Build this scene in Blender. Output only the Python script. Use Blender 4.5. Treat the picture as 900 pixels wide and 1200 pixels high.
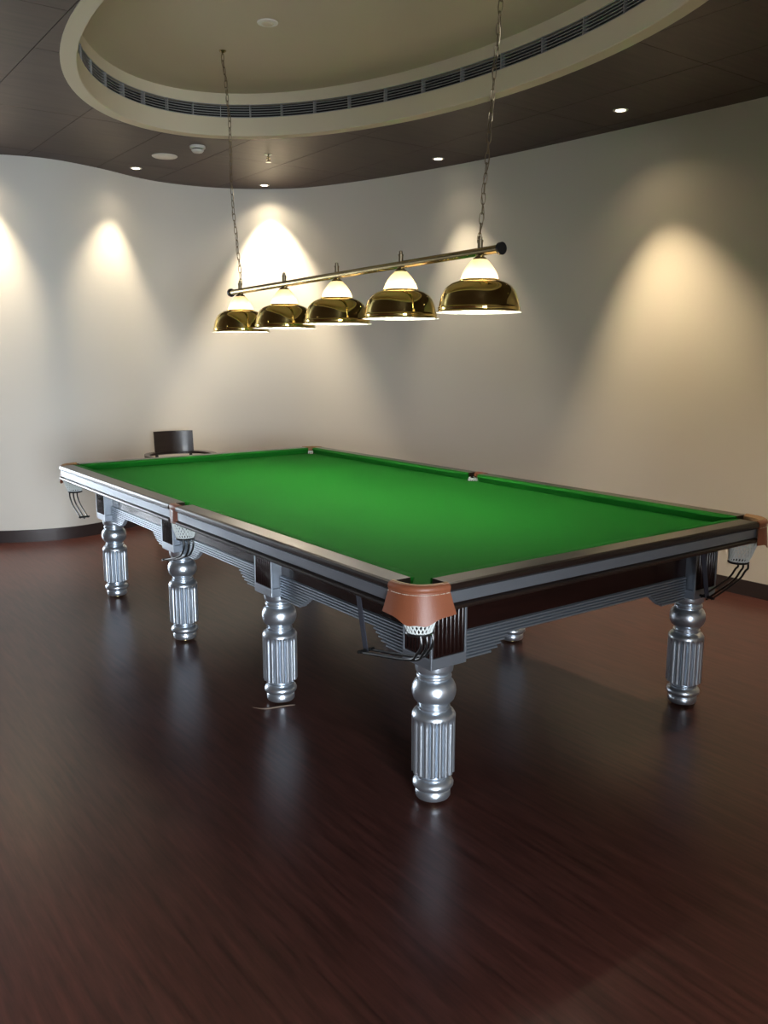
import bpy, bmesh, math, random
from mathutils import Vector, Matrix

for o in list(bpy.data.objects):
    bpy.data.objects.remove(o, do_unlink=True)
scene = bpy.context.scene
COL = scene.collection
PI = math.pi

# ------------------------------------------------------------------ camera
PITCH, YAW, ROLL = 0.17902, 0.63007, 0.00086
CAM = Vector((-2.5953, -3.8981, 1.5769))
fw = Vector((math.sin(YAW) * math.cos(PITCH), math.cos(YAW) * math.cos(PITCH), -math.sin(PITCH)))
rt = Vector((math.cos(YAW), -math.sin(YAW), 0))
up = rt.cross(fw)
r2 = rt * math.cos(ROLL) + up * math.sin(ROLL)
u2 = -rt * math.sin(ROLL) + up * math.cos(ROLL)
cd = bpy.data.cameras.new('camera')
cam = bpy.data.objects.new('camera', cd)
COL.objects.link(cam)
cam.matrix_world = Matrix(((r2.x, u2.x, -fw.x, CAM.x), (r2.y, u2.y, -fw.y, CAM.y), (r2.z, u2.z, -fw.z, CAM.z), (0, 0, 0, 1)))
cd.sensor_fit = 'VERTICAL'
cd.sensor_height = 36.0
cd.lens = 1016.08 / 1200 * 36.0
cd.clip_start = 0.05
scene.camera = cam

# ------------------------------------------------------------------ view, world, daylight
scene.view_settings.view_transform = 'Standard'
scene.view_settings.look = 'None'
scene.view_settings.gamma = 1.0
scene.view_settings.use_curve_mapping = False
scene.view_settings.exposure = 0.40

world = bpy.data.worlds.new('world')
scene.world = world
world.use_nodes = True
wn = world.node_tree.nodes['Background']
wn.inputs['Color'].default_value = (0.70, 0.84, 1.0, 1)
wn.inputs['Strength'].default_value = 2.0

DAY = (0.84, 0.92, 1.0)
WARM = (1.0, 0.76, 0.47)
HALOGEN = (1.0, 0.82, 0.58)
BACK_WINDOW = (-5.0, -2.4, 0.10, 2.45)      # x0, x1, z0, z1 on the wall at y = -9
LOBBY_WINDOW = (-3.6, -2.05, 0.12, 2.45)    # on the wall at y = 7


def area_light(name, loc, rot, sx, sy, power, color):
    l = bpy.data.lights.new(name, 'AREA')
    l.shape = 'RECTANGLE'
    l.size = sx
    l.size_y = sy
    l.energy = power
    l.color = color
    o = bpy.data.objects.new(name, l)
    o.location = loc
    o.rotation_euler = rot
    COL.objects.link(o)
    return o


b = BACK_WINDOW
area_light('window_daylight', ((b[0] + b[1]) / 2, -9.22, (b[2] + b[3]) / 2), (PI / 2, 0, 0), b[1] - b[0], b[3] - b[2], 860, DAY)
b = LOBBY_WINDOW
area_light('lobby_daylight', ((b[0] + b[1]) / 2, 7.22, (b[2] + b[3]) / 2), (-PI / 2, 0, 0), b[1] - b[0], b[3] - b[2], 200, DAY)

H = 3.14        # ceiling height
ZT = 0.87       # top of the table rails


# ------------------------------------------------------------------ materials
def nt(name):
    m = bpy.data.materials.new(name)
    m.use_nodes = True
    t = m.node_tree
    return m, t, t.nodes['Principled BSDF']


def plain(name, col, rough=0.5, metal=0.0, coat=0.0, spec=0.5, bump=0.0, bscale=200.0, var=0.0):
    m, t, p = nt(name)
    p.inputs['Base Color'].default_value = (*col, 1)
    p.inputs['Roughness'].default_value = rough
    p.inputs['Metallic'].default_value = metal
    p.inputs['Coat Weight'].default_value = coat
    p.inputs['Coat Roughness'].default_value = 0.08
    p.inputs['Specular IOR Level'].default_value = spec
    tc = t.nodes.new('ShaderNodeTexCoord')
    nz = t.nodes.new('ShaderNodeTexNoise')
    nz.inputs['Scale'].default_value = bscale
    nz.inputs['Detail'].default_value = 3
    t.links.new(tc.outputs['Object'], nz.inputs['Vector'])
    if bump:
        bp = t.nodes.new('ShaderNodeBump')
        bp.inputs['Strength'].default_value = bump
        bp.inputs['Distance'].default_value = 0.002
        t.links.new(nz.outputs['Fac'], bp.inputs['Height'])
        t.links.new(bp.outputs['Normal'], p.inputs['Normal'])
    if var:
        mx = t.nodes.new('ShaderNodeMix')
        mx.data_type = 'RGBA'
        mx.inputs['A'].default_value = (*[c * (1 - var) for c in col], 1)
        mx.inputs['B'].default_value = (*[min(1, c * (1 + var)) for c in col], 1)
        t.links.new(nz.outputs['Fac'], mx.inputs['Factor'])
        t.links.new(mx.outputs['Result'], p.inputs['Base Color'])
    return m


def streaky(name, ca, cb, rough, scale, spec=0.5, rvar=0.0, coat=0.0, pos=(0.3, 0.75), bump=0.0, blotch=0.0):
    """stretched noise along one axis: wood grain, printed vinyl"""
    m, t, p = nt(name)
    tc = t.nodes.new('ShaderNodeTexCoord')
    mp = t.nodes.new('ShaderNodeMapping')
    mp.inputs['Scale'].default_value = scale
    t.links.new(tc.outputs['Object'], mp.inputs['Vector'])
    nz = t.nodes.new('ShaderNodeTexNoise')
    nz.inputs['Scale'].default_value = 1.0
    nz.inputs['Detail'].default_value = 6
    nz.inputs['Roughness'].default_value = 0.62
    t.links.new(mp.outputs['Vector'], nz.inputs['Vector'])
    cr = t.nodes.new('ShaderNodeValToRGB')
    cr.color_ramp.elements[0].position = pos[0]
    cr.color_ramp.elements[1].position = pos[1]
    cr.color_ramp.elements[0].color = (*ca, 1)
    cr.color_ramp.elements[1].color = (*cb, 1)
    t.links.new(nz.outputs['Fac'], cr.inputs['Fac'])
    t.links.new(cr.outputs['Color'], p.inputs['Base Color'])
    p.inputs['Roughness'].default_value = rough
    p.inputs['Specular IOR Level'].default_value = spec
    p.inputs['Coat Weight'].default_value = coat
    p.inputs['Coat Roughness'].default_value = 0.1
    n2 = t.nodes.new('ShaderNodeTexNoise')
    n2.inputs['Scale'].default_value = 1.3
    n2.inputs['Detail'].default_value = 4
    t.links.new(tc.outputs['Object'], n2.inputs['Vector'])
    if rvar:
        mr = t.nodes.new('ShaderNodeMapRange')
        mr.inputs['To Min'].default_value = rough - rvar
        mr.inputs['To Max'].default_value = rough + rvar
        t.links.new(n2.outputs['Fac'], mr.inputs['Value'])
        t.links.new(mr.outputs['Result'], p.inputs['Roughness'])
    if bump:
        bp = t.nodes.new('ShaderNodeBump')
        bp.inputs['Strength'].default_value = bump
        bp.inputs['Distance'].default_value = 0.02
        t.links.new(n2.outputs['Fac'], bp.inputs['Height'])
        t.links.new(bp.outputs['Normal'], p.inputs['Normal'])
    return m


def emit(name, col, strength):
    m, t, p = nt(name)
    p.inputs['Base Color'].default_value = (*col, 1)
    p.inputs['Emission Color'].default_value = (*col, 1)
    p.inputs['Emission Strength'].default_value = strength
    return m


M = {}
M['wall'] = plain('wall_paint', (0.74, 0.715, 0.655), 0.85, bump=0.25, bscale=160, spec=0.25)
M['floor'] = streaky('floor_vinyl', (0.030, 0.011, 0.009), (0.105, 0.036, 0.029), 0.30, (46, 3.2, 1), spec=0.45, rvar=0.02, pos=(0.28, 0.74), bump=0.0)
M['panelling'] = streaky('dark_wood_panelling', (0.030, 0.018, 0.013), (0.060, 0.038, 0.028), 0.45, (10, 10, 1.5))
M['base'] = plain('baseboard_paint', (0.035, 0.024, 0.024), 0.45)
M['panel'] = streaky('ceiling_laminate', (0.052, 0.033, 0.026), (0.085, 0.055, 0.043), 0.5, (2.2, 26, 1), spec=0.35)
M['backing'] = plain('ceiling_backing', (0.012, 0.009, 0.008), 0.9)
M['cream'] = plain('recess_cream_paint', (0.66, 0.58, 0.43), 0.75, spec=0.3)
M['recess_top'] = plain('recess_ceiling_paint', (0.56, 0.48, 0.35), 0.85, spec=0.25)
M['grille'] = plain('grille_aluminium', (0.36, 0.36, 0.35), 0.5, metal=0.3)
M['dark'] = plain('dark_void', (0.01, 0.01, 0.011), 0.8)
M['white'] = plain('white_plastic', (0.75, 0.72, 0.66), 0.45)
M['felt'] = plain('green_baize', (0.009, 0.158, 0.015), 0.95, spec=0.12, bump=0.15, bscale=900, var=0.06)
M['rail'] = streaky('rail_mahogany', (0.009, 0.005, 0.004), (0.019, 0.011, 0.008), 0.29, (6, 6, 40), spec=0.45, coat=0.1)
M['maho'] = streaky('mahogany_lacquer', (0.006, 0.0024, 0.002), (0.015, 0.005, 0.004), 0.24, (3, 3, 30), spec=0.35, coat=0.2)
M['silver'] = plain('silver_paint', (0.64, 0.70, 0.77), 0.30, metal=0.9, bump=0.05, bscale=600)
M['satin'] = plain('satin_silver_band', (0.28, 0.31, 0.35), 0.34, metal=0.75)
M['leather'] = plain('tan_leather', (0.225, 0.070, 0.032), 0.42, bump=0.3, bscale=350, var=0.15)
M['lit_leather'] = plain('lamp_lit_leather', (0.32, 0.18, 0.08), 0.7, bump=0.2, bscale=400, var=0.15)  # rim leather in a lighter tone, lamplight put into the color
M['thread'] = plain('cream_thread', (0.65, 0.6, 0.5), 0.8)
M['net'] = plain('white_cord', (0.72, 0.76, 0.74), 0.8)
M['black'] = plain('black_metal', (0.012, 0.012, 0.012), 0.28, metal=0.2)
M['strap'] = plain('navy_strap', (0.022, 0.024, 0.038), 0.6)
M['chain'] = plain('antique_brass', (0.24, 0.19, 0.12), 0.38, metal=0.9)
M['brass'] = plain('polished_brass', (0.93, 0.73, 0.25), 0.06, metal=1.0)
M['brass_rail'] = plain('satin_brass', (0.46, 0.37, 0.19), 0.24, metal=1.0)
M['enamel'] = plain('white_enamel', (0.85, 0.82, 0.74), 0.5)
M['bulb'] = emit('bulb_glow', (1.0, 0.94, 0.84), 130)
M['lens'] = emit('downlight_glow', (1.0, 0.86, 0.66), 12)
M['chrome'] = plain('chrome', (0.7, 0.7, 0.7), 0.12, metal=1.0)
M['chair'] = streaky('dark_chair_wood', (0.014, 0.008, 0.007), (0.030, 0.018, 0.015), 0.32, (4, 4, 30), coat=0.2)
M['tear'] = plain('torn_vinyl_edge', (0.20, 0.14, 0.10), 0.6)
M['frame'] = plain('window_frame_paint', (0.55, 0.55, 0.54), 0.4)

# opal glass: lit from inside by the bulb
m, t, p = nt('opal_glass')
tr = t.nodes.new('ShaderNodeBsdfTranslucent')
tr.inputs['Color'].default_value = (0.55, 0.40, 0.20, 1)
gl = t.nodes.new('ShaderNodeBsdfGlossy')
gl.inputs['Roughness'].default_value = 0.1
df = t.nodes.new('ShaderNodeBsdfDiffuse')
df.inputs['Color'].default_value = (0.8, 0.74, 0.62, 1)
m1 = t.nodes.new('ShaderNodeMixShader')
m1.inputs[0].default_value = 0.60
t.links.new(tr.outputs[0], m1.inputs[1])
t.links.new(df.outputs[0], m1.inputs[2])
m2 = t.nodes.new('ShaderNodeMixShader')
m2.inputs[0].default_value = 0.06
t.links.new(m1.outputs[0], m2.inputs[1])
t.links.new(gl.outputs[0], m2.inputs[2])
t.links.new(m2.outputs[0], t.nodes['Material Output'].inputs['Surface'])
M['opal'] = m

m, t, p = nt('window_glass')
tp = t.nodes.new('ShaderNodeBsdfTransparent')
gl = t.nodes.new('ShaderNodeBsdfGlossy')
gl.inputs['Roughness'].default_value = 0.02
m1 = t.nodes.new('ShaderNodeMixShader')
m1.inputs[0].default_value = 0.06
t.links.new(tp.outputs[0], m1.inputs[1])
t.links.new(gl.outputs[0], m1.inputs[2])
t.links.new(m1.outputs[0], t.nodes['Material Output'].inputs['Surface'])
M['glass'] = m


# ------------------------------------------------------------------ mesh helpers
def mesh_of(bm, name, smooth=False, angle=0.6):
    bmesh.ops.recalc_face_normals(bm, faces=bm.faces[:])
    me = bpy.data.meshes.new(name)
    if smooth:
        for f in bm.faces:
            f.smooth = True
        for e in bm.edges:
            if len(e.link_faces) == 2 and e.calc_face_angle(0) > angle:
                e.smooth = False
    bm.to_mesh(me)
    bm.free()
    return me


def link(name, me, mat, parent=None, loc=(0, 0, 0), rz=0.0):
    o = bpy.data.objects.new(name, me)
    if mat is not None and len(me.materials) == 0:
        me.materials.append(M[mat] if isinstance(mat, str) else mat)
    o.location = loc
    o.rotation_euler = (0, 0, rz)
    if parent is not None:
        o.parent = parent
    COL.objects.link(o)
    return o


def obj(name, bm, mat, parent=None, loc=(0, 0, 0), rz=0.0, smooth=False, angle=0.6):
    return link(name, mesh_of(bm, name, smooth, angle), mat, parent, loc, rz)


def empty(name, loc=(0, 0, 0), rz=0.0):
    o = bpy.data.objects.new(name, None)
    o.location = loc
    o.rotation_euler = (0, 0, rz)
    o.empty_display_size = 0.1
    COL.objects.link(o)
    return o


def tag(o, label, cat, group=None):
    o['label'] = label
    o['category'] = cat
    if group:
        o['group'] = group
    return o


def struct(o):
    o['kind'] = 'structure'
    return o


def box(bm, x0, x1, y0, y1, z0, z1, bev=0.0):
    r = bmesh.ops.create_cube(bm, size=1)
    vs = r['verts']
    for v in vs:
        v.co = Vector(((x0 + x1) / 2 + v.co.x * (x1 - x0), (y0 + y1) / 2 + v.co.y * (y1 - y0), (z0 + z1) / 2 + v.co.z * (z1 - z0)))
    if bev:
        es = list({e for v in vs for e in v.link_edges})
        bmesh.ops.bevel(bm, geom=es, offset=bev, segments=2, affect='EDGES', profile=0.5)


def nbox(*a, **k):
    bm = bmesh.new()
    box(bm, *a, **k)
    return bm


def lathe(bm, prof, seg=32, mod=None, cap=True):
    """prof: (r, z); mod(i, angle, r, z) -> r"""
    rings = []
    for i, (r, z) in enumerate(prof):
        ring = []
        for k in range(seg):
            a = 2 * PI * k / seg
            rr = mod(i, k, r, z) if mod else r
            ring.append(bm.verts.new((rr * math.cos(a), rr * math.sin(a), z)))
        rings.append(ring)
    for i in range(len(rings) - 1):
        for k in range(seg):
            bm.faces.new((rings[i][k], rings[i][(k + 1) % seg], rings[i + 1][(k + 1) % seg], rings[i + 1][k]))
    if cap:
        bm.faces.new(rings[0])
        bm.faces.new(rings[-1])
    return rings


def tube(bm, pts, r, seg=8, closed=False):
    pts = [Vector(q) for q in pts]
    n = len(pts)
    rings = []
    prev = None
    for i, q in enumerate(pts):
        if closed:
            tdir = (pts[(i + 1) % n] - pts[i - 1]).normalized()
        else:
            tdir = (pts[min(i + 1, n - 1)] - pts[max(i - 1, 0)]).normalized()
        if prev is None:
            a = Vector((0, 0, 1)) if abs(tdir.z) < 0.9 else Vector((1, 0, 0))
            nrm = tdir.cross(a).normalized()
        else:
            nrm = (prev - tdir * prev.dot(tdir)).normalized()
        prev = nrm
        bn = tdir.cross(nrm)
        rings.append([bm.verts.new(q + (nrm * math.cos(2 * PI * k / seg) + bn * math.sin(2 * PI * k / seg)) * r) for k in range(seg)])
    for i in range(n if closed else n - 1):
        A, B = rings[i], rings[(i + 1) % n]
        for k in range(seg):
            bm.faces.new((A[k], A[(k + 1) % seg], B[(k + 1) % seg], B[k]))
    if not closed:
        bm.faces.new(rings[0])
        bm.faces.new(rings[-1])


def loft(bm, secs, closed=True, cap=True):
    """secs: list of equal-length point lists; closed: each section is a loop"""
    R = [[bm.verts.new(q) for q in s] for s in secs]
    n = len(R[0])
    for i in range(len(R) - 1):
        for k in range(n if closed else n - 1):
            bm.faces.new((R[i][k], R[i][(k + 1) % n], R[i + 1][(k + 1) % n], R[i + 1][k]))
    if cap and closed:
        bm.faces.new(R[0])
        bm.faces.new(R[-1])


def prism(bm, poly, z0, z1):
    loft(bm, [[(x, y, z0) for x, y in poly], [(x, y, z1) for x, y in poly]])


def catmull(pts, sub):
    out = []
    n = len(pts)
    for i in range(n - 1):
        p0 = pts[max(i - 1, 0)]
        p1 = pts[i]
        p2 = pts[i + 1]
        p3 = pts[min(i + 2, n - 1)]
        for s in range(sub):
            t = s / sub
            out.append(tuple(0.5 * (2 * p1[k] + (p2[k] - p0[k]) * t + (2 * p0[k] - 5 * p1[k] + 4 * p2[k] - p3[k]) * t * t + (3 * p1[k] - p0[k] - 3 * p2[k] + p3[k]) * t ** 3) for k in range(len(p1))))
    out.append(tuple(pts[-1]))
    return out


# ------------------------------------------------------------------ room shell
curve_ctrl = [(-1.95, 7.0), (-1.93, 6.2), (-1.85, 5.4), (-1.66, 4.75), (-1.40, 4.27), (-1.12, 3.97), (-0.77, 3.77), (-0.40, 3.70), (0.03, 3.82), (0.48, 4.03),
              (0.82, 4.09), (1.19, 4.04), (1.55, 3.87), (1.86, 3.58), (2.06, 3.16), (2.21, 2.69), (2.32, 2.23), (2.41, 1.78),
              (2.47, 1.35), (2.515, 0.92), (2.55, 0.54), (2.58, 0.19), (2.61, -0.12), (2.635, -0.42), (2.655, -0.72), (2.67, -1.2), (2.66, -1.9), (2.60, -2.8),
              (2.54, -3.8), (2.50, -4.6), (2.48, -5.3)]
wall_line = catmull(curve_ctrl, 5)


def offset_line(line, d):
    out = []
    n = len(line)
    for i in range(n):
        a = Vector(line[max(i - 1, 0)])
        c = Vector(line[min(i + 1, n - 1)])
        t_ = (c - a).normalized()
        nr = Vector((-t_.y, t_.x))          # left of travel = outside of the room
        out.append((line[i][0] + nr.x * d, line[i][1] + nr.y * d))
    return out


WALL_TOP = 3.56
bm = bmesh.new()
outer = offset_line(wall_line, 0.12)
loft(bm, [[(a[0], a[1], -0.02), (b_[0], b_[1], -0.02), (b_[0], b_[1], WALL_TOP), (a[0], a[1], WALL_TOP)] for a, b_ in zip(wall_line, outer)])
struct(obj('wall_far', bm, 'wall', smooth=True, angle=0.9))
bm = bmesh.new()
inn = offset_line(wall_line, -0.014)
loft(bm, [[(a[0], a[1], 0.0), (b_[0], b_[1], 0.0), (b_[0], b_[1], 0.100), ((a[0] + b_[0]) / 2, (a[1] + b_[1]) / 2, 0.104), (a[0], a[1], 0.104)] for a, b_ in zip(inn, wall_line)])
struct(obj('baseboard_far', bm, 'base', smooth=True, angle=0.5))

XL, YB, YF = -5.2, -9.0, 7.0
XJ, YJ = -1.62, -5.2          # the back wall steps in on the right-hand side
outline = [(XL, YF), (XL, YB), (XJ, YB), (XJ, YJ - .1)] + wall_line[::-1]
bm = bmesh.new()
fl_out = [(XL - .1, YF + .1), (XL - .1, YB - .1), (XJ + .1, YB - .1), (XJ + .1, YJ - .1)] + offset_line(wall_line, 0.1)[::-1][:-1] + [(-1.85, YF + .1)]
f = bm.faces.new([bm.verts.new((x, y, 0)) for x, y in fl_out])
ret = bmesh.ops.extrude_face_region(bm, geom=[f])
for v in ret['geom']:
    if isinstance(v, bmesh.types.BMVert):
        v.co.z = -0.08
floor = struct(obj('floor', bm, 'floor'))
# torn vinyl beside the second leg
tear_pts = [(-0.885, -0.54), (-0.85, -0.589), (-0.794, -0.606), (-0.743, -0.618), (-0.713, -0.628)]
tp_ = catmull(tear_pts, 4)
bm = bmesh.new()
loft(bm, [[(x, y - w, 0.0), (x, y + w, 0.0), (x, y + w * 0.6, 0.004 * s + 0.001), (x, y - w * 0.4, 0.003 * s + 0.001)]
          for i, (x, y) in enumerate(tp_) for s in [math.sin(PI * i / (len(tp_) - 1))] for w in [0.001 + 0.0025 * s]])
obj('vinyl_tear', bm, 'tear', floor)

# straight walls out of the picture, with the windows that give the daylight
bm = nbox(XL - 0.12, XL, YB - 0.12, YF + 0.12, -0.02, WALL_TOP)
struct(obj('wall_left', bm, 'panelling'))


def window_wall(name, y, out, x0, x1, win):
    ya, yb = (y, y + 0.12 * out) if out > 0 else (y + 0.12 * out, y)
    bm = bmesh.new()
    box(bm, x0, win[0], ya, yb, -0.02, WALL_TOP)
    box(bm, win[1], x1, ya, yb, -0.02, WALL_TOP)
    box(bm, win[0], win[1], ya, yb, -0.02, win[2])
    box(bm, win[0], win[1], ya, yb, win[3], WALL_TOP)
    struct(obj(name, bm, 'wall'))


def window(name, y, win, nx):
    x0, x1, z0, z1 = win
    bm = bmesh.new()
    w = 0.05
    box(bm, x0, x1, y - .03, y + .03, z0, z0 + w)
    box(bm, x0, x1, y - .03, y + .03, z1 - w, z1)
    for i in range(nx + 1):
        xm = x0 + w / 2 + (x1 - x0 - w) * i / nx
        box(bm, xm - w / 2, xm + w / 2, y - .03, y + .03, z0 + w, z1 - w)
    fr = struct(obj(name, bm, 'frame'))
    for i in range(nx):
        a = x0 + w + (x1 - x0 - w) * i / nx
        c = x0 + (x1 - x0 - w) * (i + 1) / nx
        obj('pane', nbox(a, c, y - .004, y + .004, z0 + w, z1 - w), 'glass', fr)


window_wall('wall_back', YB, -1, XL - .12, XJ + .12, BACK_WINDOW)
struct(obj('wall_return', nbox(XJ, XJ + .12, YB - .12, YJ, -0.02, WALL_TOP), 'wall'))
struct(obj('daylight_blocker', nbox(XL, XJ, YJ - .12, YJ, 2.0, H), 'wall'))      # unseen, added over the passage opening to cut daylight on the upper walls
struct(obj('wall_near', nbox(XJ + .12, 2.62, YJ - .12, YJ, -0.02, WALL_TOP), 'wall'))
window_wall('wall_lobby', YF, 1, XL - .12, -1.83, LOBBY_WINDOW)
window('window_1', YB - 0.06, BACK_WINDOW, 3)
window('window_2', YF + 0.06, LOBBY_WINDOW, 2)

# ------------------------------------------------------------------ ceiling
EX, EY, EA, EB = 0.069, 0.086, 1.276, 2.246      # oval recess
NEL = 96


def ell(a, b_, n=NEL):
    return [(EX + a * math.cos(2 * PI * k / n), EY + b_ * math.sin(2 * PI * k / n)) for k in range(n)]


ceil_out = outline


def holed(bm, outer_loop, inner_loop, z):
    es = []
    for lp in (outer_loop, inner_loop):
        vs = [bm.verts.new((x, y, z)) for x, y in lp]
        for i in range(len(vs)):
            es.append(bm.edges.new((vs[i], vs[(i + 1) % len(vs)])))
    bmesh.ops.triangle_fill(bm, use_beauty=True, use_dissolve=False, edges=es)


bm = bmesh.new()
holed(bm, ceil_out, ell(EA, EB), H + 0.012)
base_bm = bm.copy()
ret = bmesh.ops.extrude_face_region(bm, geom=bm.faces[:])
for v in ret['geom']:
    if isinstance(v, bmesh.types.BMVert):
        v.co.z = H + 0.04
ceiling = struct(obj('ceiling', bm, 'backing'))

GAP = 0.0022
ncol0, ncol1 = -9, 5
for ci in range(ncol0, ncol1):
    xa, xb = ci * 0.605, (ci + 1) * 0.605
    off = -0.12 if xa < 0.5 else -0.82
    if ci % 2 and xa < -1.3:
        off += 0.6
    cbm = base_bm.copy()
    for co, no in (((xa + GAP, 0, 0), (-1, 0, 0)), ((xb - GAP, 0, 0), (1, 0, 0))):
        bmesh.ops.bisect_plane(cbm, geom=cbm.verts[:] + cbm.edges[:] + cbm.faces[:], plane_co=co, plane_no=no, clear_outer=True)
    if not cbm.faces:
        cbm.free()
        continue
    for rj in range(-9, 8):
        ya, yb = off + rj * 1.2, off + (rj + 1) * 1.2
        pb = cbm.copy()
        for co, no in (((0, ya + GAP, 0), (0, -1, 0)), ((0, yb - GAP, 0), (0, 1, 0))):
            bmesh.ops.bisect_plane(pb, geom=pb.verts[:] + pb.edges[:] + pb.faces[:], plane_co=co, plane_no=no, clear_outer=True)
        if not pb.faces or sum(f_.calc_area() for f_ in pb.faces) < 1e-4:
            pb.free()
            continue
        ret = bmesh.ops.extrude_face_region(pb, geom=pb.faces[:])
        for v in ret['geom']:
            if isinstance(v, bmesh.types.BMVert):
                v.co.z = H
        bmesh.ops.dissolve_limit(pb, angle_limit=0.01, verts=pb.verts[:], edges=pb.edges[:])
        obj('ceiling_panel', pb, 'panel', ceiling)
    cbm.free()
base_bm.free()

# oval recess: flat lip, upright face, louvred grille, strip, raised ceiling
RW = 0.085
IA, IB = EA - RW, EB - RW


def band(name, secs, mat, smooth=True):
    """secs: (da, z) offsets on the inner ellipse, closed section"""
    bm = bmesh.new()
    R = []
    for k in range(NEL):
        a = 2 * PI * k / NEL
        R.append([bm.verts.new((EX + (IA + d) * math.cos(a), EY + (IB + d) * math.sin(a), z)) for d, z in secs])
    n = len(secs)
    for k in range(NEL):
        A, B = R[k], R[(k + 1) % NEL]
        for j in range(n):
            bm.faces.new((A[j], A[(j + 1) % n], B[(j + 1) % n], B[j]))
    return obj(name, bm, mat, ceiling, smooth=True, angle=0.5)


ZG0, ZG1, ZTOP = 3.262, 3.352, 3.425
band('recess_lip', [(RW + .004, H - .004), (0.004, H - .004), (0, H), (0, ZG0), (0.02, ZG0), (0.02, H + .05), (RW + .004, H + .05)], 'cream')
band('grille_backing', [(0.045, ZG0 - .01), (0.045, ZG1 + .01), (0.06, ZG1 + .01), (0.06, ZG0 - .01)], 'dark')
band('recess_cornice', [(0.0, ZG1), (0.0, ZTOP), (0.08, ZTOP), (0.08, ZG1)], 'cream')
for k in range(6):
    z = ZG0 + 0.004 + k * (ZG1 - ZG0 - .006) / 5
    band('grille_louver', [(0.004, z - .002), (0.004, z + .0022), (0.03, z + .008), (0.03, z + .004)], 'grille')
div = mesh_of(nbox(-0.002, 0.036, -0.0025, 0.0025, ZG0, ZG1), 'grille_divider')
for k in range(40):
    a = 2 * PI * (k + 0.35) / 40
    nx_, ny_ = math.cos(a) / IA, math.sin(a) / IB
    link('grille_divider', div, 'grille', ceiling, (EX + IA * math.cos(a), EY + IB * math.sin(a), 0), math.atan2(ny_, nx_))
bm = bmesh.new()
lp = ell(IA + 0.07, IB + 0.07)
loft(bm, [[(x, y, ZTOP) for x, y in lp], [(x, y, ZTOP + .05) for x, y in lp]])
obj('recess_top', bm, 'recess_top', ceiling)
# roof slab closing the plenum above the suspended ceiling
struct(obj('trim_1', nbox(XL - .12, 2.9, YB - .12, YF + .12, WALL_TOP, WALL_TOP + 0.1), 'backing'))


# ------------------------------------------------------------------ ceiling fixtures
def downlight(x, y, label, power, size=68, aim=(0, 0), color=WARM, blend=0.75):
    e = tag(empty('recessed_downlight', (x, y, H)), label, 'downlight', 'recessed downlights along the curved wall')
    bm = bmesh.new()
    lathe(bm, [(0.030, -0.002), (0.040, -0.006), (0.048, -0.004), (0.050, 0.0), (0.030, 0.0)], 28)
    obj('trim_ring', bm, 'white', e, smooth=True)
    bm = bmesh.new()
    lathe(bm, [(0.0315, -0.0025), (0.0315, 0.001)], 24)
    obj('lens', bm, 'lens', e)
    l = bpy.data.lights.new('halogen_spot', 'SPOT')
    l.energy = power
    l.color = color
    l.spot_size = math.radians(size)
    l.spot_blend = blend
    l.shadow_soft_size = 0.028
    l2 = l.copy()                       # the wide spill around the reflector's beam
    l2.energy = power * 0.05
    l2.spot_size = math.radians(128)
    l2.spot_blend = 1.0
    d = Vector((aim[0], aim[1], -1)).normalized()
    for li in (l, l2):
        lo = bpy.data.objects.new(li.name, li)
        lo.parent = e
        lo.location = (0, 0, -0.012)
        lo.rotation_euler = d.to_track_quat('-Z', 'Y').to_euler()
        COL.objects.link(lo)
    return e


downlight(0.28, 3.63, 'small lit downlight beside the flat white speaker disc', 88, aim=(-.12, 0), color=HALOGEN)
downlight(1.52, 3.65, 'small lit downlight above the brightest wall glow, by the sprinkler', 260, aim=(.05, 0), color=HALOGEN)
downlight(2.12, 1.83, 'small lit downlight above the wall glow behind the near end of the lamp bar', 65, aim=(0, -.14), color=HALOGEN)
downlight(2.17, 0.04, 'rightmost lit downlight, above the broad warm glow on the wall', 175, aim=(0, -.17))
downlight(-1.06, 3.66, 'lit downlight past the left edge, above the leftmost wall glow', 180, color=HALOGEN)
for x_, y_, lb in ((-3.4, 1.2, 'downlight over the open floor left of the table'), (-3.6, -1.6, 'downlight over the floor by the left wall'), (-2.4, -4.4, 'downlight over the floor behind the viewer'),
                   (0.3, -4.2, 'downlight over the floor in front of the near wall'), (2.15, -2.1, 'downlight close to the right wall, out past the picture')):
    downlight(x_, y_, lb, 110, size=80, blend=0.7)

bm = bmesh.new()
lathe(bm, [(0.100, 0.0), (0.100, -0.004), (0.094, -0.008), (0.02, -0.010)], 36)
tag(obj('ceiling_speaker', bm, 'white', loc=(0.30, 3.05, H), smooth=True), 'flat round white speaker disc set in the brown ceiling', 'speaker')
e = tag(empty('smoke_detector', (0.37, 2.58, H)), 'domed white smoke detector on the brown ceiling', 'smoke detector')
bm = bmesh.new()
lathe(bm, [(0.058, 0.0), (0.060, -0.012), (0.057, -0.020), (0.046, -0.022)], 32)
obj('base', bm, 'white', e, smooth=True)
bm = bmesh.new()
lathe(bm, [(0.040, -0.022), (0.040, -0.030)], 28)
obj('vent_slot', bm, 'dark', e)
bm = bmesh.new()
lathe(bm, [(0.047, -0.029), (0.046, -0.036), (0.036, -0.047), (0.015, -0.052)], 28)
obj('cap', bm, 'white', e, smooth=True)
e = tag(empty('sprinkler', (0.94, 2.51, H)), 'small pendant fire sprinkler on the brown ceiling', 'sprinkler')
bm = bmesh.new()
lathe(bm, [(0.028, 0.0), (0.030, -0.004), (0.016, -0.008), (0.010, -0.012)], 20)
obj('escutcheon', bm, 'chrome', e, smooth=True)
bm = bmesh.new()
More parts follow.
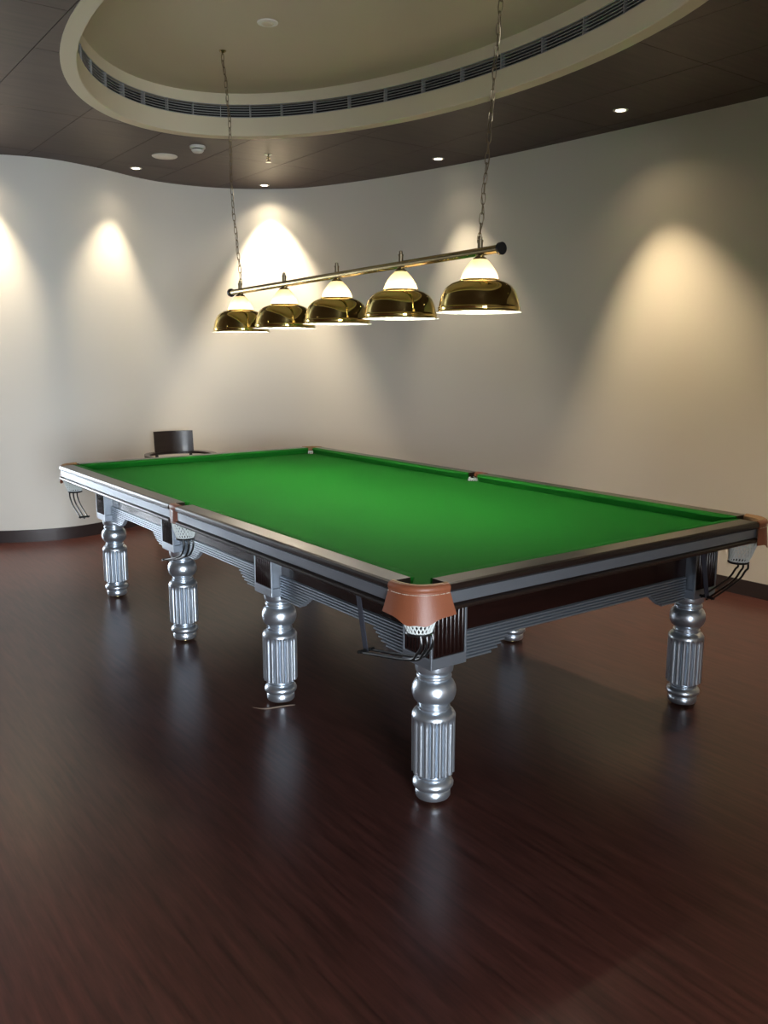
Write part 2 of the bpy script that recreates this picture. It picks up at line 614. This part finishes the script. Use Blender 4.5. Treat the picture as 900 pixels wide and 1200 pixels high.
lathe(bm, [(0.008, -0.010), (0.008, -0.026), (0.004, -0.030), (0.004, -0.052)], 12)
for s in (-1, 1):
    tube(bm, [(s * .006, 0, -.024), (s * .015, 0, -.036), (s * .012, 0, -.048), (0, 0, -.056)], .0028, 6)
obj('frame', bm, 'brass_rail', e, smooth=True)
bm = bmesh.new()
lathe(bm, [(0.006, -0.055), (0.022, -0.057), (0.022, -0.060), (0.004, -0.061)], 16)
obj('deflector', bm, 'chrome', e)
e = tag(empty('recess_fitting', (0.0, 0.78, ZTOP)), 'small round white fitting in the middle of the raised oval ceiling', 'ceiling fitting')
bm = bmesh.new()
lathe(bm, [(0.060, 0.0), (0.058, -0.006), (0.036, -0.008)], 30)
obj('rim', bm, 'white', e, smooth=True)
bm = bmesh.new()
lathe(bm, [(0.035, -0.007), (0.028, -0.014), (0.01, -0.016)], 24)
obj('cap', bm, 'cream', e, smooth=True)

# ------------------------------------------------------------------ snooker table
LH, WH = 1.888, 1.0104
LX, LY, LM = 0.7406, 1.655, 0.5455
table = tag(empty('snooker_table', (0, 0, 0)), 'full-size snooker table with green cloth and fluted silver legs', 'snooker table')
LN, CORN_N = 1.95, 0.105     # far end of the table
CORN = 0.138      # rails stop this far from each corner
MID = 0.045
ZC = 0.830        # cloth bed


def side_map(side):
    return {'W': lambda u, s, z: (-WH + u, s, z), 'E': lambda u, s, z: (WH - u, s, z),
            'S': lambda u, s, z: (s, -LH + u, z), 'N': lambda u, s, z: (s, LN - u, z)}[side]


segs = [('W', -LH + CORN, -MID), ('W', MID, LN - CORN_N), ('E', -LH + CORN, -MID), ('E', MID, LN - CORN_N),
        ('S', -WH + CORN, WH - CORN), ('N', -WH + CORN, WH - CORN)]
rail_prof = [(.088, .870), (.014, .870), (.004, .8665), (0, .859), (0, .848), (.005, .844), (.013, .843), (.013, .799), (.006, .798), (-.001, .794),
             (-.002, .788), (.001, .782), (.010, .778), (.100, .778), (.100, .829), (.088, .829)]
for side, s0, s1 in segs:
    fm = side_map(side)
    bm = bmesh.new()
    loft(bm, [[fm(u, s, z) for u, z in rail_prof] for s in (s0, s1)])
    rail = obj('rail', bm, 'rail', table)
    bm = bmesh.new()
    loft(bm, [[fm(u, s, z) for u, z in ((.0128, .8015), (.0128, .8405), (.0085, .8395), (.0085, .8025))] for s in (s0 + .004, s1 - .004)])
    obj('fascia_band', bm, 'satin', rail)
    # cushion: the nose curves back at both ends
    bm = bmesh.new()
    secs = []
    N = 40
    E_ = 0.085
    ss = [s0 + E_ * (1 - math.cos(PI / 2 * i / 8)) for i in range(9)]
    ss += [s0 + E_ + (s1 - s0 - 2 * E_) * i / 6 for i in range(1, 6)]
    ss += [s1 - E_ * (1 - math.cos(PI / 2 * i / 8)) for i in range(8, -1, -1)]
    for s in ss:
        d = min(s - s0, s1 - s)
        k = 1.0 if d >= E_ else max(0.22, math.sqrt(max(0, 1 - ((E_ - d) / E_) ** 2)))
        w = 0.048 * k
        secs.append([fm(u, s, z) for u, z in ((.088, .8705), (.088 + w * .5, .8705), (.088 + w * .92, .8665), (.088 + w, .8620), (.088 + w * .95, .857), (.088 + w * .6, .8305), (.088, .8305))])
    loft(bm, secs)
    obj('cushion', bm, 'felt', table, smooth=True, angle=0.5)

# cloth bed with bites for the pockets
bu = 0.092
PR = 0.055
corner_c = (WH - CORN + .035, LH - CORN + .035)


def arc(cx_, cy_, r, a0, a1, n):
    return [(cx_ + r * math.cos(a0 + (a1 - a0) * i / n), cy_ + r * math.sin(a0 + (a1 - a0) * i / n)) for i in range(n + 1)]


bx, by = WH - bu, LH - bu
bn = LN - bu
poly = []
half = [(bx, -by + .085), None]
pts = []
# counter-clockwise from the E side
pts += [(bx, -0.055)] + [(bx - 0.045 * math.sin(PI * i / 8) ** 1 * 1.0, -0.055 + 0.11 * i / 8) for i in range(1, 8)] + [(bx, 0.055)]
cb = 0.095
pts += [(bx, bn - cb)] + [(bx - cb * math.sin(PI / 2 * i / 8) * .9, bn - cb * math.cos(PI / 2 * i / 8) * .9) for i in range(1, 8)] + [(bx - cb, bn)]
pts += [(-bx + cb, bn)] + [(-bx + cb * math.cos(PI / 2 * i / 8) * .9, bn - cb * math.sin(PI / 2 * i / 8) * .9) for i in range(1, 8)] + [(-bx, bn - cb)]
pts += [(-bx, 0.055)] + [(-bx + 0.045 * math.sin(PI * i / 8), 0.055 - 0.11 * i / 8) for i in range(1, 8)] + [(-bx, -0.055)]
pts += [(-bx, -by + cb)] + [(-bx + cb * math.sin(PI / 2 * i / 8) * .9, -by + cb * math.cos(PI / 2 * i / 8) * .9) for i in range(1, 8)] + [(-bx + cb, -by)]
pts += [(bx - cb, -by)] + [(bx - cb * math.cos(PI / 2 * i / 8) * .9, -by + cb * math.sin(PI / 2 * i / 8) * .9) for i in range(1, 8)] + [(bx, -by + cb)]
bm = bmesh.new()
prism(bm, pts, 0.786, ZC)
obj('playing_cloth', bm, 'felt', table)

# cabinet frame below the slate
bm = bmesh.new()
box(bm, -.765, .765, -1.68, 1.68, 0.612, 0.786)
obj('cabinet_frame', bm, 'maho', table)

# pockets: leather rim and apron, net, ball rail
def pocket_path(kind, cy=CORN, n=18):
    """plan curve in local axes: pocket looks towards (-1,-1) for corners, towards -x for the middle"""
    out = []
    if kind == 'corner':
        for i in range(n + 1):
            a = PI / 2 * i / n
            k = 0.72 if cy == CORN else 1.0
            out.append((-(CORN if cy == CORN else CORN - .012) * math.cos(a) ** k, -cy * math.sin(a) ** k))
    else:
        for i in range(n + 1):
            t_ = i / n
            yy = MID - 2 * MID * t_
            out.append((0.006 - 0.006 * math.sin(PI * t_), yy))
    return out


def make_pocket(kind, cy=CORN, bot=None, z1=.702):
    parts = {}
    path = pocket_path(kind, cy)
    n = len(path) - 1
    tn = []
    for i in range(n + 1):
        a = Vector(path[max(i - 1, 0)])
        c = Vector(path[min(i + 1, n)])
        d = (c - a).normalized()
        tn.append(Vector((d.y, -d.x)))       # inward or outward, fixed below
    ctr = Vector((0, 0)) if kind == 'corner' else Vector((0.3, 0))
    nor = []
    for i in range(n + 1):
        q = Vector(path[i])
        if tn[i].dot(q - ctr) < 0:
            tn[i] = -tn[i]
        nor.append(tn[i])
    th = 0.034 if kind == 'corner' else 0.045
    bm = bmesh.new()
    secs = []
    for i in range(n + 1):
        q, o_ = Vector(path[i]), nor[i]
        prof = [(0.000, .848), (0.004, .853), (0.004, .862), (0.000, .869), (-0.008, .8725), (-th * .6, .8715), (-th, .864), (-th * 1.05, .850), (-th * .9, .840), (-0.004, .840)]
        secs.append([(q.x + o_.x * d, q.y + o_.y * d, z) for d, z in prof])
    loft(bm, secs)
    parts['rim'] = mesh_of(bm, 'pocket', True, 0.7)
    bm = bmesh.new()
    secs = []
    for i in range(n + 1):
        q, o_ = Vector(path[i]), nor[i]
        secs.append([(q.x + o_.x * d, q.y + o_.y * d, z) for d, z in [(-.010, .8722), (-.010, .8738), (-th * .6, .8735), (-th * 1.02, .8655), (-th * 1.09, .850), (-th * .98, .850), (-th * .55, .866)]])
    loft(bm, secs)
    parts['lining'] = mesh_of(bm, 'rim_lit_top', True, 0.7)  # thin shell that paints the lamplight on the rim leather
    # apron
    bm = bmesh.new()
    secs = []
    for i in range(n + 1):
        t_ = i / n
        q, o_ = Vector(path[i]), nor[i]
        tang = Vector((-o_.y, o_.x))
        side_ = (t_ - .5) * 2
        if tang.dot(Vector(path[n]) - Vector(path[0])) < 0:
            tang = -tang
        if kind == 'corner':
            zb = 0.744 + 0.030 * abs(side_) ** 1.6 + 0.004 * math.cos(side_ * 9)
            fl = (0.020 if cy == CORN else 0.0) * abs(side_) ** 3
            out_ = 0.010
        else:
            zb, fl, out_ = 0.782, 0.0, 0.002
        sec = []
        for j in range(7):
            w = j / 6
            z = .850 + (zb - .850) * w
            d = 0.001 + out_ * w ** 1.4
            sec.append((q.x + o_.x * d + tang.x * side_ * fl * w, q.y + o_.y * d + tang.y * side_ * fl * w, z))
        inner = []
        for j in range(6, -1, -1):
            x, y, z = sec[j]
            inner.append((x - o_.x * .004, y - o_.y * .004, z))
        secs.append(sec + inner)
    loft(bm, secs)
    parts['apron'] = mesh_of(bm, 'pocket_apron', True, 0.7)
    if kind == 'corner':
        bm = bmesh.new()
        m_ = 26
        fine = catmull(path, 4)
        for s in range(m_):
            i0 = int((s + 0.15) / m_ * (len(fine) - 1))
            i1 = max(i0 + 1, int((s + 0.7) / m_ * (len(fine) - 1)))
            A, B = Vector(fine[i0]), Vector(fine[i1])
            ia = min(n, int(i0 / 4))
            A = A + nor[ia] * .0042
            B = B + nor[ia] * .0042
            tube(bm, [(A.x, A.y, .843), ((A.x + B.x) / 2, (A.y + B.y) / 2, .8435), (B.x, B.y, .843)], .0011, 5)
        parts['stitch'] = mesh_of(bm, 'stitching', True)
    # net: knotted diamond cord bag
    cx_, cy_ = (-.058, -.058) if kind == 'corner' else (0.060, 0.0)
    NR, NS = 11, 22
    z0 = .842
    bx_, by_ = bot if bot else (cx_, cy_)
    vs = []
    bm = bmesh.new()
    for i in range(NR):
        w = i / (NR - 1)
        z = z0 + (z1 - z0) * w
        r = 0.048 + 0.012 * min(1, (z0 - z) / .06) if z > .782 else 0.060 - 0.021 * ((.782 - z) / (.782 - z1)) ** 1.3
        ox, oy = cx_ + (bx_ - cx_) * w ** .8, cy_ + (by_ - cy_) * w ** .8
        vs.append([bm.verts.new((ox + r * math.cos(2 * PI * (k + .5 * (i % 2)) / NS), oy + r * math.sin(2 * PI * (k + .5 * (i % 2)) / NS), z)) for k in range(NS)])
    segs_ = []
    for i in range(NR - 1):
        for k in range(NS):
            k2 = (k + 1) % NS if i % 2 else (k - 1) % NS
            segs_.append((vs[i][k].co.copy(), vs[i + 1][k].co.copy()))
            segs_.append((vs[i][k].co.copy(), vs[i + 1][k2].co.copy()))
    for k in range(NS):
        segs_.append((vs[0][k].co.copy(), vs[0][(k + 1) % NS].co.copy()))
        segs_.append((vs[-1][k].co.copy(), vs[-1][(k + 1) % NS].co.copy()))
    bm.free()
    bm = bmesh.new()
    for a, c in segs_:
        tube(bm, [a, c], .0026, 4)
    parts['net'] = mesh_of(bm, 'net')
    # hoop that holds the net
    bm = bmesh.new()
    tube(bm, [(bx_ + .041 * math.cos(2 * PI * k / 24), by_ + .041 * math.sin(2 * PI * k / 24), z1) for k in range(24)], .005, 8, True)
    parts['hoop'] = mesh_of(bm, 'net_hoop', True)
    return parts


PK_SPEC = {(1, 1): (CORN, (-.058, -.058), .702), (1, -1): (CORN_N, (-.058, .040), .700), (-1, 1): (CORN, (.007, -.058), .680), (-1, -1): (CORN_N, (.007, -.030), .690)}
PK = {k_: make_pocket('corner', *v_) for k_, v_ in PK_SPEC.items()}
PK['mid'] = make_pocket('mid')


def mirrored(me, sx, sy, swap):
    bm = bmesh.new()
    bm.from_mesh(me)
    for v in bm.verts:
        x, y = v.co.x, v.co.y
        if swap:
            x, y = y, x
        v.co.x, v.co.y = x * sx, y * sy
    bmesh.ops.recalc_face_normals(bm, faces=bm.faces[:])
    m_ = bpy.data.meshes.new(me.name)
    bm.to_mesh(m_)
    bm.free()
    return m_


def ball_rail(cx_, cy_, dx, dy, length, strap=True, zh=.702):
    """three rods dropping from the net hoop and running under the table along (dx, dy)"""
    px, py = -dy, dx
    bm = bmesh.new()
    for w, ex in ((-.024, 0), (.0, -.006), (.024, 0)):
        ax, ay = cx_ - dx * .036 + px * w, cy_ - dy * .036 + py * w
        path = [(ax, ay, zh), (ax - dx * .004, ay - dy * .004, zh - .030), (ax + dx * .016, ay + dy * .016, .640 + ex), (ax + dx * .07, ay + dy * .07, .604 + ex),
                (ax + dx * length, ay + dy * length, .552 + ex)]
        tube(bm, catmull(path, 5), .0046, 7)
    ex_, ey_ = cx_ + dx * (length - .04), cy_ + dy * (length - .04)
    tube(bm, [(ex_ - px * .034, ey_ - py * .034, .556), (ex_ + px * .034, ey_ + py * .034, .556)], .006, 8)
    o = obj('ball_rail', bm, 'black', table, smooth=True)
    if not strap:
        return o
    bm = bmesh.new()
    A = Vector((ex_ + dx * .055, ey_ + dy * .055, .782))
    B = Vector((ex_, ey_, .554))
    W_ = Vector((px, py, 0)) * .0
    U_ = Vector((dx, dy, 0)) * .014
    Tn = Vector((px, py, 0)) * .0015
    loft(bm, [[q - U_ - Tn, q + U_ - Tn, q + U_ + Tn, q - U_ + Tn] for q in (A, A.lerp(B, .5), B)])
    obj('strap', bm, 'strap', o)
    return o


for sx, sy in ((1, 1), (-1, 1), (1, -1), (-1, -1)):
    # local mesh faces (-1,-1); sx, sy = 1 keeps it
    base = (-sx * (WH - CORN), -(LH - CORN) if sy == 1 else LN - CORN_N, 0)
    q = PK[(sx, sy)]
    _, bot, zh = PK_SPEC[(sx, sy)]
    pk = link('pocket', mirrored(q['rim'], sx, sy, False), 'leather', table, base)
    link('apron', mirrored(q['apron'], sx, sy, False), 'leather', pk)
    link('rim_lit_top', mirrored(q['lining'], sx, sy, False), 'lit_leather', pk)
    link('stitching', mirrored(q['stitch'], sx, sy, False), 'thread', pk)
    link('net', mirrored(q['net'], sx, sy, False), 'net', pk)
    link('net_hoop', mirrored(q['hoop'], sx, sy, False), 'black', pk)
    c = (base[0] + sx * bot[0], base[1] + sy * bot[1])
    if sx == 1:
        ball_rail(c[0], c[1], 0, sy, .34 if sy == 1 else .20, sy == 1, zh)
    else:
        ball_rail(c[0], c[1], sx, 0, .26, True, zh)
for sx in (1, -1):
    base = (-sx * (WH - .003), 0, 0)
    q = PK['mid']
    pk = link('pocket', mirrored(q['rim'], sx, 1, False), 'leather', table, base)
    link('apron', mirrored(q['apron'], sx, 1, False), 'leather', pk)
    obj('highlight_strip', nbox(-.0035, .0035, -.005, .005, .782, .846), 'chrome', pk, (-sx * .001, 0, 0))  # pale strip painting the highlight of the glossy leather
    link('net', mirrored(q['net'], sx, 1, False), 'net', pk)
    link('net_hoop', mirrored(q['hoop'], sx, 1, False), 'black', pk)
    ball_rail(base[0] + sx * .060, 0, 0, 1 if sx == 1 else -1, .26, False)

# legs: one turned and fluted mesh shared by all eight
NF, SF = 18, 6
leg_prof = [(.040, .014), (.060, .014), (.0635, .020), (.0635, .042), (.060, .046), (.066, .050), (.0735, .060), (.0745, .068), (.070, .079), (.060, .086),
            (.056, .089), (.060, .093), (.060, .097), (.054, .100), (.056, .105), (.0785, .112), (.0785, .118), (.0785, .300), (.0785, .312), (.0785, .318), (.0785, .326),
            (.072, .338), (.058, .347), (.055, .349), (.059, .353), (.059, .358), (.052, .362), (.052, .366),
            (.062, .374), (.072, .386), (.0775, .402), (.0790, .417), (.0770, .432), (.070, .448), (.060, .458), (.056, .461), (.061, .465), (.063, .470), (.061, .476),
            (.056, .479), (.058, .484), (.066, .490), (.068, .500), (.068, .528)]


def flute(i, k, r, z):
    if 0.1115 < z < 0.3185:
        ph = k % SF
        deep = (0.0135, 0.0042, 0.0008, 0.0, 0.0008, 0.0042)[ph]
        if z < .115 or z > .315:
            deep *= 0.0 if z > .315 else 1.0
        return r - deep
    return r


bm = bmesh.new()
lathe(bm, leg_prof, NF * SF, flute)
leg_me = mesh_of(bm, 'leg', True, 0.75)
bm = bmesh.new()
lathe(bm, [(.030, 0), (.032, .003), (.030, .010), (.018, .011), (.018, .020)], 24)
foot_me = mesh_of(bm, 'levelling_foot', True)

BH, BZ0, BZ1 = 0.080, 0.522, 0.786
bm = bmesh.new()
box(bm, -BH + .008, BH - .008, -BH + .008, BH - .008, BZ0 + .002, BZ1)
box(bm, -BH, BH, -BH, BH, BZ0, .562, .0025)
for a in (-1, 1):
    for c in (-1, 1):
        box(bm, min(a * BH, a * (BH - .009)), max(a * BH, a * (BH - .009)), min(c * BH, c * (BH - .009)), max(c * BH, c * (BH - .009)), .560, BZ1 - .008, .0015)
block_me = mesh_of(bm, 'leg_block', False)
bm = bmesh.new()
box(bm, -BH + .009, BH - .009, -.0015, .0015, .562, .778)
plate_me = mesh_of(bm, 'reed_panel')
bm = bmesh.new()
RR = .0072
secs = []
for z in (.564, .568, .774, .776):
    k = .75 if z in (.564, .776) else 1.0
    secs.append([(RR * k * math.cos(a), -RR * k * math.sin(a), z) for a in [PI * i / 6 for i in range(7)]])
loft(bm, secs)
reed_me = mesh_of(bm, 'reed', True, 0.9)


def reeded(block, ang):
    """vertical reeds on the block face whose outward normal is rotated by ang from -y"""
    pl = link('reed_panel', plate_me, 'maho', block, (0, 0, 0), ang)
    nx_, ny_ = math.sin(ang), -math.cos(ang)
    pl.location = (nx_ * (BH - .0075), ny_ * (BH - .0075), 0)
    for i in range(8):
        s = (-3.5 + i) * .0180
        link('reed', reed_me, 'maho', block, (nx_ * (BH - .0062) + math.cos(ang) * s, ny_ * (BH - .0062) + math.sin(ang) * s, 0), ang)


for ix in (-1, 1):
    for j, y in enumerate((-LY, -LM, LM, LY)):
        lg = link('leg', leg_me, 'silver', table, (ix * LX, y, 0), 0.0)
        link('levelling_foot', foot_me, 'brass_rail', lg)
        bl = link('leg_block', block_me, 'satin', table, (ix * LX, y, 0))
        reeded(bl, -PI / 2 if ix < 0 else PI / 2)
        if j == 0:
            reeded(bl, 0.0)
        elif j == 3:
            reeded(bl, PI)

# stepped skirt: four full ribs and five short ones at each leg
RHT = 0.0121
rib_mesh_cache = {}


def rib_mesh(length):
    key = round(length, 3)
    if key not in rib_mesh_cache:
        bm = bmesh.new()
        prof = [(0.0, 0.0), (-.006, .0006), (-.0105, .0028), (-.0115, .0058), (-.0105, .0088), (-.006, .0110), (0, .0114)]
        loft(bm, [[(s, y, z) for y, z in prof] for s in (-length / 2, length / 2)])
        rib_mesh_cache[key] = mesh_of(bm, 'rib')
    return rib_mesh_cache[key]


def skirt(side, s0, s1):
    if side in 'WE':
        pos = lambda s, d: ((-.765 - d) if side == 'W' else (.765 + d), s)
        rz = -PI / 2 if side == 'W' else PI / 2
    else:
        pos = lambda s, d: (s, (-1.68 - d) if side == 'S' else (1.68 + d))
        rz = 0.0 if side == 'S' else PI
    L = s1 - s0
    mid = (s0 + s1) / 2
    x, y = pos(mid, 0)
    ztop = .618
    # backing board with the stepped outline
    lens = [.240, .225, .208, .190, .160]
    bm = bmesh.new()
    box(bm, -L / 2, L / 2, -.001, .012, ztop - 4 * RHT, ztop)
    for e_ in (-1, 1):
        for k, ln in enumerate(lens):
            a, c = e_ * L / 2, e_ * (L / 2 - ln + .003)
            box(bm, min(a, c), max(a, c), -.001, .012, ztop - (5 + k) * RHT + (.001 if k == 4 else 0), ztop - (4 + k) * RHT)
    pan = obj('skirt_panel', bm, 'satin', table, (x, y, 0), rz)
    for k in range(4):
        link('rib', rib_mesh(L), 'satin', pan, (0, 0, ztop - (k + 1) * RHT))
    for e_ in (-1, 1):
        for k, ln in enumerate(lens):
            link('rib', rib_mesh(ln), 'satin', pan, (e_ * (L / 2 - ln / 2), 0, ztop - (5 + k) * RHT))


for side in 'WE':
    for s0, s1 in ((-LY + BH, -LM - BH), (-LM + BH, LM - BH), (LM + BH, LY - BH)):
        skirt(side, s0, s1)
for side in 'SN':
    skirt(side, -LX + BH, LX - BH)

# ------------------------------------------------------------------ lamp over the table
LAMP_Y = [1.210, 0.649, 0.088, -0.473, -1.034]
TILT = 0.0165     # the bar hangs a little lower at its far end
LZ = 1.993


def lz(y):
    return LZ - (y - 0.075) * TILT


lamp = tag(empty('billiard_lamp', (0, 0.075, LZ)), 'brass bar lamp with five domed shades hanging on two chains', 'pendant lamp')
bm = bmesh.new()
ye0, ye1 = 1.335, -1.160
tube(bm, [(0, ye0 - .075, lz(ye0) - LZ), (0, 0, 0), (0, ye1 - .075, lz(ye1) - LZ)], .0175, 24)
obj('bar', bm, 'brass_rail', lamp, smooth=True)
for ye, s in ((ye0, 1), (ye1, -1)):
    bm = bmesh.new()
    tube(bm, [(0, ye - .075 - s * .004, lz(ye) - LZ), (0, ye - .075 + s * .004, lz(ye) - LZ), (0, ye - .075 + s * .010, lz(ye) - LZ)], .026, 28)
    obj('end_cap', bm, 'black', lamp, smooth=True)

RZ = -0.252   # rim of a shade below the bar
dome = [(.0835, .132), (.092, .131), (.106, .127), (.124, .119), (.141, .106), (.154, .089), (.163, .069), (.1695, .046), (.173, .028), (.1745, .022), (.1775, .020), (.1775, .015), (.1755, .013), (.178, .004), (.1855, .001), (.187, 0), (.1855, -.001)]
bm = bmesh.new()
lathe(bm, dome, 64, cap=False)
dome_me = mesh_of(bm, 'shade', True, 1.2)
inner = [(.1853, -.001), (.177, .0035), (.1735, .012), (.1725, .021), (.170, .029), (.1665, .046), (.160, .068), (.151, .087), (.138, .103), (.122, .1155), (.105, .1235), (.0835, .128)]
bm = bmesh.new()
lathe(bm, inner, 64, cap=False)
inner_me = mesh_of(bm, 'lining', True, 1.2)
bm = bmesh.new()
lathe(bm, [(.0790, .128), (.0865, .130), (.0875, .133), (.086, .136), (.0800, .137)], 48)
for f_ in [f_ for f_ in bm.faces if len(f_.verts) > 4]:
    bm.faces.remove(f_)
collar_me = mesh_of(bm, 'collar', True)
opal = [(.0825, .134), (.0800, .145), (.0725, .165), (.0605, .185), (.0470, .203), (.0350, .216), (.0270, .223)]
bm = bmesh.new()
lathe(bm, opal, 48, cap=False)
opal_me = mesh_of(bm, 'opal_glass', True, 1.2)
bm = bmesh.new()
lathe(bm, [(.028, .217), (.030, .221), (.028, .227), (.020, .231), (.019, .236), (.012, .238), (.011, .254)], 32)
cap_me = mesh_of(bm, 'gallery_cap', True)
bm = bmesh.new()
lathe(bm, [(.012, .130), (.020, .110), (.030, .085), (.033, .060), (.029, .040), (.018, .028), (.006, .024)], 24)
bulb_me = mesh_of(bm, 'bulb', True, 1.5)
bm = bmesh.new()
lathe(bm, [(.016, .218), (.016, .129)], 20)
socket_me = mesh_of(bm, 'socket', True)
bm = bmesh.new()
lathe(bm, [(.012, .012), (.012, .040), (.0135, .041), (.0135, .048), (.009, .051), (.009, .062), (.004, .066)], 20)
stud_me = mesh_of(bm, 'stud', True)
for y in LAMP_Y:
    z = lz(y) - LZ
    sh = link('shade', dome_me, 'brass', lamp, (0, y - .075, z + RZ))
    link('lining', inner_me, 'enamel', sh)
    link('collar', collar_me, 'brass', sh)
    link('opal_glass', opal_me, 'opal', sh)
    link('gallery_cap', cap_me, 'brass_rail', sh)
    link('socket', socket_me, 'enamel', sh)
    link('bulb', bulb_me, 'bulb', sh)
    link('stud', stud_me, 'chain', lamp, (0, y - .075, z))

# chains: oval links turned by a quarter each
PITCHL = 0.040
bm = bmesh.new()
lk = []
for k in range(16):
    a = 2 * PI * k / 16
    lk.append((0.0085 * math.cos(a), 0, 0.0205 * math.sin(a) if True else 0))
lk = [(0.0085 * (1 if math.cos(2 * PI * k / 16) > 0 else -1) * abs(math.cos(2 * PI * k / 16)) ** 0.7, 0, 0.0235 * (1 if math.sin(2 * PI * k / 16) > 0 else -1) * abs(math.sin(2 * PI * k / 16)) ** 0.8) for k in range(16)]
tube(bm, lk, .0021, 6, True)
link_me = mesh_of(bm, 'chain_link', True)
for ya, yt in ((LAMP_Y[0], 1.355), (LAMP_Y[4], -1.175)):
    A = Vector((0, ya - .075, lz(ya) - LZ + .055))
    B = Vector((0.0, yt - .075, ZTOP - LZ))
    d = B - A
    n = int(d.length / PITCHL)
    bm = bmesh.new()
    lathe(bm, [(.022, 0), (.022, -.003), (.012, -.010), (.004, -.014)], 20)
    hook = obj('chain_hook', bm, 'brass_rail', lamp, B, smooth=True)
    rot = d.to_track_quat('Z', 'X')
    rnd = random.Random(5)
    sag = []
    for i in range(n + 1):
        w = i / n
        P = A.lerp(B, w) - B
        P.x += 0.006 * math.sin(w * 9 + ya)
        P.y += 0.010 * math.sin(w * 6.5) * math.sin(PI * w)
        sag.append(P)
        o = link('chain_link', link_me, 'chain', hook, P)
        q = rot.to_matrix().to_4x4() @ Matrix.Rotation((PI / 2) * (i % 2) + 0.5 + rnd.uniform(-.25, .25), 4, 'Z')
        o.rotation_euler = q.to_euler()
    bm = bmesh.new()
    cab = [s_ + Vector((0.010 * math.sin(i * 1.1), 0.010 * math.cos(i * 1.1), 0)) for i, s_ in enumerate(sag)]
    tube(bm, catmull([tuple(c_) for c_ in cab], 2), .0016, 5)
    obj('flex', bm, 'chain', hook, smooth=True)

# ------------------------------------------------------------------ chair against the far wall
chair = tag(empty('armchair', (0.52, 3.50, 0), math.radians(-8)), 'dark wooden armchair with a solid curved back, behind the far end of the table', 'chair')


def bar(pts, r):
    bm = bmesh.new()
    tube(bm, catmull(pts, 5), r, 10)
    return bm


bm = bmesh.new()
secs = []
for i in range(13):
    t_ = -1 + 2 * i / 12
    x = t_ * .180
    y = .235 - .035 * t_ * t_
    secs.append([(x, y, .695), (x, y + .018, .695), (x, y + .040, .885), (x, y + .022, .885)])
loft(bm, secs)
obj('backrest', bm, 'chair', chair, smooth=True, angle=0.5)
for s in (-1, 1):
    obj('back_post', bar([(s * .155, .215, .44), (s * .157, .222, .60), (s * .160, .236, .72), (s * .162, .250, .82)], .014), 'chair', chair, smooth=True)
    obj('leg', bar([(s * .165, .205, .43), (s * .175, .215, .2), (s * .19, .235, 0.0)], .018), 'chair', chair, smooth=True)
    obj('leg', bar([(s * .20, -.19, .43), (s * .205, -.195, .2), (s * .21, -.20, 0.0)], .018), 'chair', chair, smooth=True)
    obj('arm_support', bar([(s * .215, -.13, .44), (s * .25, -.13, .55), (s * .275, -.12, .672)], .013), 'chair', chair, smooth=True)
bm = bmesh.new()
secs = []
path = catmull([(-.285, -.18), (-.295, -.02), (-.27, .12), (-.19, .215), (0, .262), (.19, .215), (.27, .12), (.295, -.02), (.285, -.18)], 5)
for i, (x, y) in enumerate(path):
    a = Vector(path[max(i - 1, 0)])
    c = Vector(path[min(i + 1, len(path) - 1)])
    d = (c - a).normalized()
    nr = Vector((-d.y, d.x))
    w = .022
    secs.append([(x + nr.x * w, y + nr.y * w, .672), (x - nr.x * w, y - nr.y * w, .672), (x - nr.x * w, y - nr.y * w, .692), (x + nr.x * w, y + nr.y * w, .698)])
loft(bm, secs)
obj('arm_rail', bm, 'chair', chair, smooth=True, angle=0.5)
bm = bmesh.new()
seat = [(-.225, -.225), (.225, -.225), (.24, -.15), (.20, .21), (.12, .24), (-.12, .24), (-.20, .21), (-.24, -.15)]
loft(bm, [[(x * k, y * k, z) for x, y in seat] for k, z in ((.97, .425), (1.0, .435), (1.0, .452), (.96, .460))])
obj('seat', bm, 'chair', chair)
